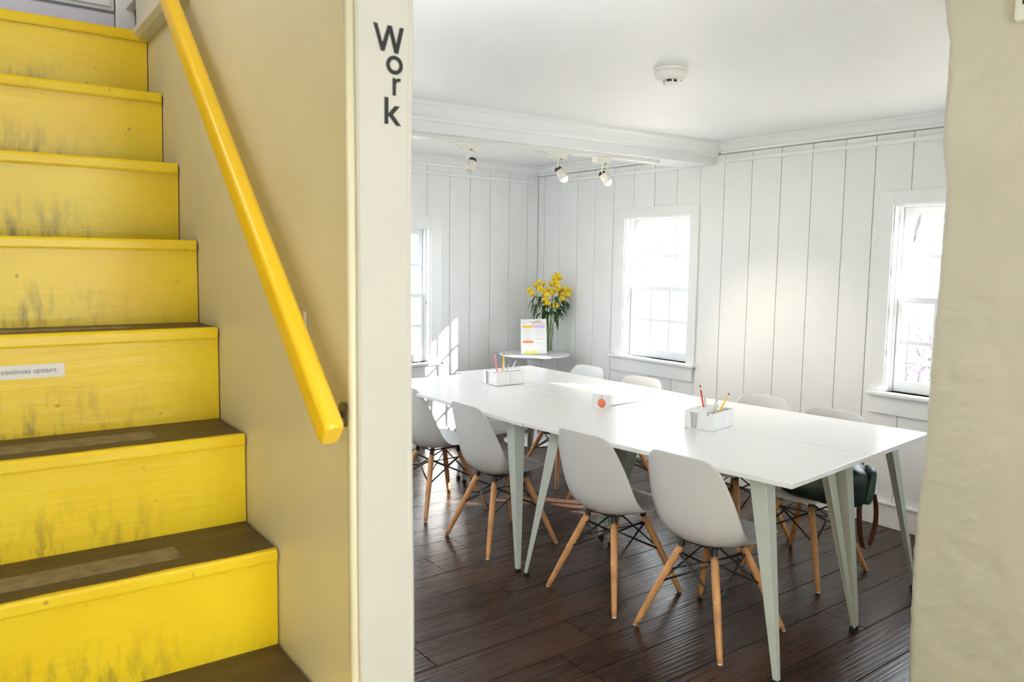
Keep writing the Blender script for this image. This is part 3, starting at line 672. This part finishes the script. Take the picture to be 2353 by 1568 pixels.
# acrylic sign with the orange disc
s0, s1 = Vector((2.784, 2.976)), Vector((2.814, 2.870)); sa = atan2(s1.y-s0.y, s1.x-s0.x)
sg = empty('table_sign', (s0.x, s0.y, DZ), sa); tag(sg, 'small clear acrylic sign with an orange disc on the joint of the desks', 'sign'); sw = (s1-s0).length
box('acrylic_block', ACRYL, sg, 0, sw, .0, .016, 0, .074, .001); box('card', PAPER, sg, .002, sw-.002, .0068, .0082, .002, .072)
for ox, oz in ((.005, .006), (sw-.005, .006), (.005, .068), (sw-.005, .068)):
    lathe('magnet', CHROME, sg, [(0, 0), (.002, 0), (.002, .002), (0, .002)], 10, (ox, .0, oz)).rotation_euler = (pi/2, 0, 0)
lathe('orange_disc', mat('orange_print', (.86, .16, .035), .6), sg, [(0, 0), (.0235, 0), (.0235, .0004), (0, .0004)], 40, (sw/2, .0068, .0285)).rotation_euler = (pi/2, 0, 0)
lathe('bulb_mark', mat('ochre_print', (.70, .42, .10), .6), sg, [(0, 0), (.0042, 0), (.0042, .0004), (0, .0004)], 14, (sw/2, .0068, .0635)).rotation_euler = (pi/2, 0, 0)
box('bulb_mark_base', mat('violet_print', (.32, .25, .42), .6), sg, sw/2-.0016, sw/2+.0016, .0063, .0068, .0545, .059)
for i, hw_ in enumerate((.004, .012, .011)): box('print_line', mat('pale_orange_print', (.9, .36, .18), .6), sg, sw/2-hw_, sw/2+hw_, .0060, .0064, .036-.0075*i-(i > 0)*.002, .0372-.0075*i-(i > 0)*.002)

# ------------------------------------------------------------------ round table, brochure, flowers
RT = (4.085, 5.075)
rtb = empty('round_table', (*RT, 0)); tag(rtb, 'small round white pedestal table in the far corner', 'table')
WT = mat('white_lacquer', (.80, .80, .82), .25)
lathe('table_top', WT, rtb, [(0, .712), (.12, .714), (.25, .719), (.287, .726), (.298, .733), (.296, .739), (.285, .741), (0, .741)], 56)
lathe('pedestal', WT, rtb, [(0, .02), (.055, .02), (.042, .05), (.028, .12), (.022, .28), (.024, .42), (.033, .55), (.05, .65), (.075, .7125), (0, .7125)], 40)
lathe('base', WT, rtb, [(0, 0), (.245, 0), (.25, .006), (.235, .012), (.15, .018), (.055, .03), (0, .03)], 48)
# leaflet stand, facing the viewer
vd = Vector((fw.x, fw.y)).normalized(); vr = Vector((vd.y, -vd.x)); bc = Vector((4.035, 4.99)) - vr*.018
bs = empty('leaflet_stand', (bc.x, bc.y, .742), atan2(vr.y, vr.x)); tag(bs, 'printed leaflet in a clear acrylic stand on the round table', 'leaflet')
BWd, BH = .212, .29
def tilt(o): o.matrix_basis = Matrix.Rotation(radians(-7), 4, 'X') @ Matrix.Rotation(radians(-1.5), 4, 'Y') @ o.matrix_basis; return o
tilt(box('acrylic_back', ACRYL, bs, -BWd/2-.012, BWd/2+.006, .001, .003, 0, .17)); tilt(box('paper', PAPER, bs, -BWd/2, BWd/2, -.0008, .0004, .002, BH))
box('acrylic_foot', ACRYL, bs, -BWd/2-.012, BWd/2+.006, -.02, .06, 0, .002)
def patch(name, m, x0, x1, z0, z1, d=.0012): return tilt(box(name, m, bs, x0*BWd-BWd/2, x1*BWd-BWd/2, -d, -.0007, z0*BH, z1*BH))
patch('heading_block', mat('amber_print', (.86, .50, .05), .6), .07, .485, .75, .822); patch('heading_block', mat('lilac_print', (.56, .47, .74), .6), .51, .93, .75, .822)
patch('heading_block', mat('coral_print', (.86, .20, .07), .6), .07, .485, .325, .395)
tilt(prism('footer_block', mat('lemon_print', (.83, .76, .22), .6), bs, [((.10)*BWd-BWd/2, .004), (.68*BWd-BWd/2, .004), (.64*BWd-BWd/2, .024), (.61*BWd-BWd/2, .03), (.16*BWd-BWd/2, .03), (.12*BWd-BWd/2, .02)], 'y', -.0012, -.0007))
tilt(prism('pink_shape', mat('rose_print', (.80, .30, .50), .6), bs, [(.985*BWd-BWd/2, .052), (.985*BWd-BWd/2, .142), (.96*BWd-BWd/2, .142), (.925*BWd-BWd/2, .13), (.925*BWd-BWd/2, .113), (.85*BWd-BWd/2, .113), (.85*BWd-BWd/2, .107), (.925*BWd-BWd/2, .107), (.925*BWd-BWd/2, .052)], 'y', -.0012, -.0007))
dc = tilt(prism('pale_disc', mat('blush_print', (.78, .66, .64), .6), bs, [((.68+.25*cos(a*pi/14))*BWd-BWd/2, .240+.045*sin(a*pi/14)) for a in range(15)], 'y', -.0010, -.0007))
tilt(lathe('flower_mark', mat('amber_print', (.86, .50, .05), .6), bs, [(0, 0), (.010, 0), (.010, .0005), (0, .0005)], 4, (.14*BWd-BWd/2, -.0008, .272))).rotation_mode = 'XYZ'
bs.children[-1].matrix_basis = Matrix.Rotation(radians(-7), 4, 'X') @ Matrix.Translation((.14*BWd-BWd/2, -.0008, .271)) @ Matrix.Rotation(pi/2, 4, 'X')
patch('mark_base', mat('violet_print', (.32, .25, .42), .6), .125, .155, .875, .9)
GL = mat('pale_grey_print', (.52, .53, .55), .7); DG = mat('dark_grey_print', (.20, .20, .21), .7)
random.seed(3)
for i in range(10): patch('print_line', GL, .12, .12+random.uniform(.18, .33), .715-.028*i, .719-.028*i)
for i in range(6): patch('print_line', GL, .56, .56+random.uniform(.15, .32), .700-.03*i, .704-.03*i)
for i in range(6): patch('print_line', GL, .11, .11+random.uniform(.2, .34), .295-.024*i, .299-.024*i)
for i in range(3): patch('print_line', GL, .56-.04*(i == 1), .78+.12*(i == 1), .325-.024*i, .329-.024*i)
patch('print_line', DG, .17, .36, .438, .446); patch('print_line', DG, .60, .82, .428, .436); patch('print_line', DG, .17, .31, .125, .131)
t_ = text('title_print', 'Verge Studio', DG, bs, .0225, Matrix.Identity(4), .0001, .095); t_.matrix_basis = Matrix.Rotation(radians(-7), 4, 'X') @ Matrix.Translation((.30*BWd-BWd/2, -.0013, .262)) @ Matrix.Rotation(pi/2, 4, 'X')

# vase and flowers
VX, VY = 4.235, 5.07
vs_ = empty('glass_vase', (VX, VY, .742)); tag(vs_, 'tall clear glass vase of water on the round table', 'vase')
lathe('vase_wall', glass_mat('vase_glass', (.96, .98, .97), .09), vs_, [(0, 0), (.036, 0), (.038, .004), (.034, .09), (.040, .20), (.0385, .20), (.0325, .09), (.034, .008), (0, .008)], 32)
lathe('water', glass_mat('vase_water', (.94, .97, .95), .03), vs_, [(0, .009), (.0325, .009), (.031, .09), (0, .09)], 24)
fl = empty('flower_bouquet', (VX, VY, .752)); tag(fl, 'bouquet of yellow lilies with dark green leaves in the glass vase', 'flowers')
GST = mat('green_stem', (.14, .24, .05), .5); LEAF = mat('dark_green_leaf', (.035, .10, .02), .45, .4, 12)
PET = mat('yellow_petal', (.88, .64, .008), .5, .1, 20); PET2 = mat('lemon_petal', (.88, .77, .04), .5, .08, 20); ORN = mat('orange_throat', (.75, .26, .02), .5)
R3 = Vector((vr.x, vr.y, 0)); D3 = Vector((vd.x, vd.y, 0)); U3 = Vector((0, 0, 1))
def petal_mesh(L_, Wm):
    v = []; f = []; n = 5
    for i in range(n+1):
        t = i/n; wd = Wm*sin(pi*min(.97, .12+t*.85))**.8; c = .25*L_*t*t
        for s in (-1, 0, 1): v.append((s*wd, L_*t, c+abs(s)*wd*.35))
    for i in range(n):
        for s in range(2): a = i*3+s; f.append((a, a+1, a+4, a+3))
    me = bpy.data.meshes.new('petal'); me.from_pydata(v, [], f); me.update()
    for p in me.polygons: p.use_smooth = True
    return me
PM = [petal_mesh(.043, .0135), petal_mesh(.038, .010)]; PM[0].materials.append(PET); PM[1].materials.append(PET2)
def leaf_mesh(L_, Wm, droop):
    v = []; f = []; n = 7
    for i in range(n+1):
        t = i/n; wd = Wm*sin(pi*min(.985, .06+t*.93))**.9; z = -droop*t*t*L_; yy = L_*t*(1-.3*droop*t)
        for s in (-1, 0, 1): v.append((s*wd, yy, z+abs(s)*wd*.4))
    for i in range(n):
        for s in range(2): a = i*3+s; f.append((a, a+1, a+4, a+3))
    me = bpy.data.meshes.new('leaf'); me.from_pydata(v, [], f); me.update(); me.materials.append(LEAF)
    for p in me.polygons: p.use_smooth = True
    return me
LM = [leaf_mesh(.10, .0135, .5), leaf_mesh(.085, .016, .9), leaf_mesh(.11, .012, 1.2), leaf_mesh(.075, .012, .2)]
random.seed(11)
# bloom heads (right, up, depth) in metres from the vase base
HEADS = [(-.175, .50, .0), (-.150, .47, -.03), (-.095, .56, .0), (-.085, .52, -.04), (-.125, .535, .02), (-.055, .545, .03), (-.030, .46, -.05), (-.045, .42, -.06), (-.020, .395, -.06), (-.05, .485, -.02), (.012, .55, .02), (.035, .60, .0), (.055, .565, -.02), (.075, .605, .02), (.060, .63, .01), (.045, .50, -.05), (.06, .535, -.04), (.018, .47, -.05),
         (.045, .385, -.06), (.095, .50, .0), (.12, .515, -.01), (.135, .485, -.02), (.155, .47, .0), (.165, .50, .02), (.105, .425, -.04), (.09, .465, .03), (-.01, .505, .02)]
def bloom(pos, facing, k):
    bl = empty('blossom', pos); bl.parent = fl; bl.rotation_euler = facing.to_track_quat('Z', 'Y').to_euler()
    for i in range(6):
        p = bpy.data.objects.new('petal', PM[i % 2]); C.objects.link(p); p.parent = bl
        p.matrix_basis = Matrix.Rotation(i*pi/3+k, 4, 'Z') @ Matrix.Rotation(radians(38 if i % 2 else 26), 4, 'X')
        p.scale = (1, 1, 1)
    tube('throat', ORN, bl, [(0, 0, -.012), (0, 0, .008)], [.002, .006], 8)
    for i in range(3): tube('stamen', ORN, bl, [(0, 0, 0), (.006*cos(i*2.1), .006*sin(i*2.1), .026)], .0009, 5)
neck = [Vector((0, 0, .0))]
STEMS = [(-.12, .50, 0), (-.07, .52, .01), (-.03, .46, -.03), (.03, .56, 0), (.06, .52, -.02), (.12, .47, 0)]
stem_top = []
for i, (r_, h_, d_) in enumerate(STEMS):
    a = i*1.05; b0 = Vector((.020*cos(a), .020*sin(a), .004)); mid = R3*(r_*.25)+U3*.22+D3*(d_*.4); top = R3*(r_*.8)+U3*(h_*.86)+D3*d_
    tube('stem', GST, fl, [b0, b0.lerp(mid, .5), mid, mid.lerp(top, .5)+U3*.01, top], [.0045, .0045, .004, .0034, .003], 7); stem_top.append(top)
for i, (r_, h_, d_) in enumerate(HEADS):
    p = R3*r_*.92+U3*h_+D3*d_; base = min(stem_top, key=lambda q: (q-p).length)
    tube('stalk', GST, fl, [base*.97, base.lerp(p, .5)+U3*.004, p-U3*.01], .0017, 5)
    f = (R3*r_*2.2 - D3*random.uniform(.2, .8) + U3*random.uniform(.1, .7)).normalized(); bloom(p, f, random.random())
for i in range(92):
    if i < 72: r_, h_, d_ = random.uniform(-.17, .17), random.uniform(.32, .47), random.uniform(-.06, .06)
    else: r_, h_, d_ = random.uniform(-.07, .09), random.uniform(.27, .36), random.uniform(-.04, .04)
    p = R3*r_*.75+U3*h_+D3*d_; o = bpy.data.objects.new('leaf', LM[i % 4]); C.objects.link(o); o.parent = fl; o.location = p
    out = (R3*(r_*6+random.uniform(-.5, .5)) + D3*random.uniform(-.9, .5) + U3*random.uniform(-.35, .15)).normalized()
    o.rotation_euler = out.to_track_quat('Y', 'Z').to_euler(); s = random.uniform(.7, 1.05); o.scale = (s, s, s)

# ------------------------------------------------------------------ bag on the window side chair
BAGM = mat('dark_green_bag_leather', (.010, .022, .019), .42, .5, 9, .35, 14); STRAP = mat('brown_leather_strap', (.10, .033, .010), .45, .3, 14)
def soft_box(name, m, parent, sx, sy, sz, loc, rot, amp=.012, sub=3):
    from mathutils import noise
    bm = bmesh.new(); bmesh.ops.create_cube(bm, size=2); bmesh.ops.subdivide_edges(bm, edges=bm.edges, cuts=9, use_grid_fill=True)
    for v in bm.verts:
        p = v.co; q = Vector((math.copysign(abs(p.x)**1, p.x), p.y, p.z)); l = (abs(q.x)**4+abs(q.y)**4+abs(q.z)**4)**.25; q = q/l
        v.co = Vector((q.x*sx/2, q.y*sy/2, q.z*sz/2)); n = noise.noise(v.co*14+Vector((loc[0], 3, 1)))*amp+noise.noise(v.co*32)*amp*.35
        v.co += q.normalized()*n
    o = from_bm(name, bm, m, parent, True); o.location = loc; o.rotation_euler = rot; return o
bag = empty('shoulder_bag', (3.36, 2.06, .41)); tag(bag, 'dark green bag with a brown strap on a window side chair', 'bag')
soft_box('body', BAGM, bag, .25, .40, .20, (-.005, -.06, .100), (radians(10), radians(-6), radians(38)))
soft_box('flap', mat('teal_bag_edge', (.030, .075, .066), .45, .3, 10, .3, 20), bag, .19, .045, .17, (.145, -.205, .070), (radians(8), 0, radians(38)), .006)
pts = [(.190, -.215, .02), (.215, -.215, -.05), (.238, -.205, -.13), (.238, -.195, -.19), (.210, -.195, -.235), (.165, -.200, -.245), (.125, -.205, -.215), (.100, -.205, -.15), (.095, -.2, -.07), (.10, -.195, .0)]
def smooth_pts(ps, n=5):
    ps = [Vector(p) for p in ps]; out = []
    for i in range(len(ps)-1):
        p0, p1, p2, p3 = ps[max(0, i-1)], ps[i], ps[i+1], ps[min(len(ps)-1, i+2)]
        for k in range(n):
            t = k/n; out.append(.5*((2*p1)+(p2-p0)*t+(2*p0-5*p1+4*p2-p3)*t*t+(3*p1-p0-3*p2+p3)*t**3))
    return out+[ps[-1]]
tube('strap', STRAP, bag, smooth_pts(pts), .0125, 8, True, (.16, 1))

# ------------------------------------------------------------------ ceiling fittings
sd = empty('smoke_detector', (2.575, 2.315, ZC)); tag(sd, 'round white smoke detector on the ceiling', 'smoke detector')
SDM = mat('detector_plastic', (.76, .745, .70), .4)
lathe('base_ring', SDM, sd, [(0, 0), (.072, 0), (.072, -.012), (.069, -.014), (0, -.014)], 40)
lathe('body', SDM, sd, [(0, -.014), (.067, -.014), (.067, -.030), (.063, -.040), (.055, -.047), (.034, -.049), (0, -.049)], 40)
lathe('sensor_core', BLACK, sd, [(0, -.049), (.026, -.049), (.026, -.058), (0, -.058)], 24)
for i in range(6):
    a = i*pi/3; box('cage_rib', SDM, sd, .029*cos(a)-.003, .029*cos(a)+.003, .029*sin(a)-.003, .029*sin(a)+.003, -.060, -.049)
lathe('cap', mat('detector_cap', (.80, .80, .82), .4), sd, [(0, -.059), (.030, -.059), (.031, -.063), (.026, -.067), (0, -.068)], 28)
lathe('indicator', BLACK, sd, [(0, -.0005), (.003, -.0005), (.003, -.002), (0, -.002)], 8, (.045, -.02, -.047))
def ty(x): return beam_y(x)+.062
tk = empty('lighting_track'); tag(tk, 'long white lighting track under the ceiling beam', 'lighting track')
TW = mat('track_white', (.78, .78, .76), .35); ADW = mat('warm_white_plastic', (.78, .76, .68), .4)
def obox(name, m, parent, x0, x1, off0, off1, z0, z1, bev=.001):
    pts = [(x0, ty(x0)+off0), (x1, ty(x1)+off0), (x1, ty(x1)+off1), (x0, ty(x0)+off1)]
    return prism(name, m, parent, pts, 'z', z0, z1, bev)
obox('track_section', TW, tk, .75, 2.73, -.017, .017, 2.151, 2.1708); obox('track_section', TW, tk, 2.732, 3.905, -.017, .017, 2.151, 2.1708)
obox('end_cap', TW, tk, 3.905, 3.918, -.018, .018, 2.150, 2.1705)
HOT = emit_mat('lit_lamp_face', (1, .86, .62), 60)
def spot(x, aim, lit, label):
    s = empty('track_spotlight', (x, ty(x), 2.151)); tag(s, label, 'spotlight', 'spotlights on the lighting track'); tdir = atan2(-.047, 1)
    s.rotation_euler = (0, 0, tdir)
    box('adapter', ADW, s, -.062, .062, -.019, .019, -.036, -.0005, .003); box('adapter_slot', mat('slot_grey', (.3, .29, .26), .6), s, -.0625, -.0615, -.003, .003, -.026, -.014)
    tube('swivel', BRK, s, [(.028, 0, -.036), (.028, 0, -.043)], .007, 10)
    yk = [(-.012+.028-.012, 0, -.125), (.028-.024, 0, -.06), (.028-.021, 0, -.046), (.028-.012, 0, -.0425), (.028+.012, 0, -.0425), (.028+.021, 0, -.046), (.028+.026, 0, -.06), (.028+.026, 0, -.125)]
    yk[0] = (.028-.026, 0, -.125); yk[1] = (.028-.026, 0, -.06)
    tube('yoke', ADW, s, yk, .0065, 8, True, (.3, 1))
    tube('cord', ADW, s, [(.030, 0, -.043), (.036, .004, -.06), (.044, .002, -.08), (.040, 0, -.098)], .0025, 6)
    h = empty('head'); h.parent = s; h.location = (.028, 0, -.125); h.rotation_euler = Vector(aim).to_track_quat('Z', 'Y').to_euler()
    lathe('lamp_can', mat('warm_white_enamel', (.80, .74, .68), .3), h, [(0, -.026), (.024, -.026), (.0245, 0), (.026, .006), (.0265, .034), (.0245, .034), (.023, .004), (0, .002)], 28)
    lathe('rear_cap', BLACK, h, [(.0238, -.0262), (.022, -.036), (.016, -.044), (.008, -.047), (0, -.048)], 24)
    if lit:
        lathe('lamp_face', HOT, h, [(0, .030), (.012, .030), (.0235, .027)], 24)
        lathe('bulb', HOT, h, [(0, .056), (.012, .053), (.020, .045), (.0235, .036), (.0232, .031)], 20)
        l = lamp('spot_light', 'SPOT', (0, 0, .062), (0, 0, -1), 15, (1, .84, .62), spot_size=radians(75), spot_blend=.6, shadow_soft_size=.02); l.parent = h; l.rotation_euler = (pi, 0, 0)
    else: lathe('lamp_face', mat('unlit_lens', (.5, .5, .5), .2), h, [(0, .020), (.0235, .020)], 24)
    return s
spot(2.463, (-.35, -.05, -1), False, 'unlit white track spotlight with a black rear cap')
spot(3.093, (.42, -.36, -.82), True, 'lit track spotlight in the middle of the three')
spot(3.440, (.40, -.44, -.80), True, 'lit track spotlight nearest the end of the track')

def uplight(x, y, z, e, label):  # added fixtures, out of view, to raise the room's ambient light
    u_ = empty('added_uplight', (x, y, z)); tag(u_, label, 'fill light', 'added fill uplights on the stair side wall')
    box('back_plate', TW, u_, -.012, 0, -.05, .05, -.06, .06, .003)
    lathe('bowl', TW, u_, [(0, -.05), (.04, -.03), (.066, .02), (.075, .06), (.071, .06), (.062, .02), (.036, -.02), (0, -.035)], 32, (.08, 0, 0))
    l_ = lamp('added_fill_glow', 'AREA', (.08, 0, .03), (0, 0, 1), e, (.97, .985, 1), shape='DISK', size=.11); l_.parent = u_; l_.rotation_euler = (pi, 0, 0)
uplight(.78, 4.55, 1.75, 27, 'added white fill uplight between the back wall and the beam')
uplight(.76, 4.0, 1.75, 27, 'added white fill uplight close behind the beam')
uplight(.725, 1.6, 1.15, 10, 'added white fill uplight just inside the doorway behind the cream post')

# ------------------------------------------------------------------ outdoors beyond the windows
g = box('ground', mat('leaf_strewn_lawn', (.30, .25, .16), .9, .35, 1.2, .3, 8), None, 4.7, 40, -12, 40, -.9, -.6); struct(g, 'pale leaf strewn lawn outside')
struct(box('ground_back', MT['leaf_strewn_lawn'], None, -12, 4.7, 5.8, 40, -.9, -.6), 'pale lawn outside the back window')
BARK = mat('grey_brown_bark', (.045, .05, .062), .9, .3, 6)
def tree(x, y, h, seed, label, lean=0):
    rnd = random.Random(seed); t = empty('bare_tree', (x, y, -.6)); tag(t, label, 'tree', 'bare trees outside the windows')
    n = 7; tr = [Vector((lean*(i/n)*h*.3+rnd.uniform(-.05, .05)*i*.3, rnd.uniform(-.05, .05)*i*.3, h*i/n)) for i in range(n+1)]
    r0 = .022*h; tube('trunk', BARK, t, tr, [r0*(1-.85*i/n) for i in range(n+1)], 8)
    def branch(p, d, L_, r, depth):
        ps = [p]; dd = d.copy()
        for i in range(4):
            dd = (dd+Vector((rnd.uniform(-.22, .22), rnd.uniform(-.22, .22), rnd.uniform(-.05, .2)))).normalized(); ps.append(ps[-1]+dd*L_/4)
        tube('branch', BARK, t, ps, [r*(1-.8*i/4) for i in range(5)], 5)
        if depth > 0:
            for i in range(2, 5):
                for _ in range(2 if depth == 2 else 1):
                    a = (dd+Vector((rnd.uniform(-.9, .9), rnd.uniform(-.9, .9), rnd.uniform(-.2, .5)))).normalized(); branch(ps[i], a, L_*.55, r*.45, depth-1)
    for i in range(2, n+1):
        for _ in range(2):
            a = rnd.uniform(0, 2*pi); branch(tr[i], Vector((cos(a), sin(a), rnd.uniform(.15, .7))).normalized(), h*rnd.uniform(.28, .45), r0*.34, 1)
    return t
tree(7.7, 8.3, 6.0, 8, 'bare tree with slanting branches outside the middle window', .6)
tree(13.5, 9.6, 6.5, 5, 'bare tree farther right outside the middle window')
tree(9.2, 4.9, 6.0, 3, 'bare tree outside the half hidden window', -.3)
tree(3.0, 11.0, 7.0, 4, 'bare tree outside the back window')
SHR = mat('wine_brown_twigs', (.085, .065, .075), .9, .4, 10)
def shrub(x, y, r, h, seed, label):
    rnd = random.Random(seed); s = empty('shrub', (x, y, -.6)); tag(s, label, 'shrub', 'low shrubs outside the windows')
    bm = bmesh.new()
    for i in range(420):
        a = rnd.uniform(0, 2*pi); q = r*sqrt(rnd.random()); z = h*rnd.random()**.7*(1-.5*(q/r)**2); c = Vector((q*cos(a), q*sin(a), z)); l = rnd.uniform(.04, .09)
        d1 = Vector((rnd.uniform(-1, 1), rnd.uniform(-1, 1), rnd.uniform(-1, 1))).normalized(); d2 = d1.orthogonal().normalized()
        vv = [bm.verts.new(c+d1*l), bm.verts.new(c+d2*l*.45), bm.verts.new(c-d1*l), bm.verts.new(c-d2*l*.45)]; bm.faces.new(vv)
    f = from_bm('foliage', bm, SHR, s); f['kind'] = 'stuff'
    for i in range(7):
        a = i*.9; tube('stem', BARK, s, [(0, 0, 0), (r*.3*cos(a), r*.3*sin(a), h*.45), (r*.55*cos(a), r*.55*sin(a), h*.85)], [.02, .013, .006], 5)
for i, (x, y, r, h) in enumerate(((9.2, 9.6, .75, 1.25), (9.3, 7.0, .85, 1.2), (11.0, 8.3, .75, 1.3), (8.2, 4.0, .8, 1.7), (10.4, 4.0, .9, 1.6), (7.6, 5.6, .6, 1.3))):
    shrub(x, y, r, h, 20+i, ['wine brown shrub low in the middle window, left of three', 'wine brown shrub low in the middle window, right of three', 'wine brown shrub low in the middle window, behind the others', 'tall wine brown shrub in the half hidden window', 'wine brown shrub at the back of the half hidden window', 'low wine brown shrub at the left of the half hidden window'][i])
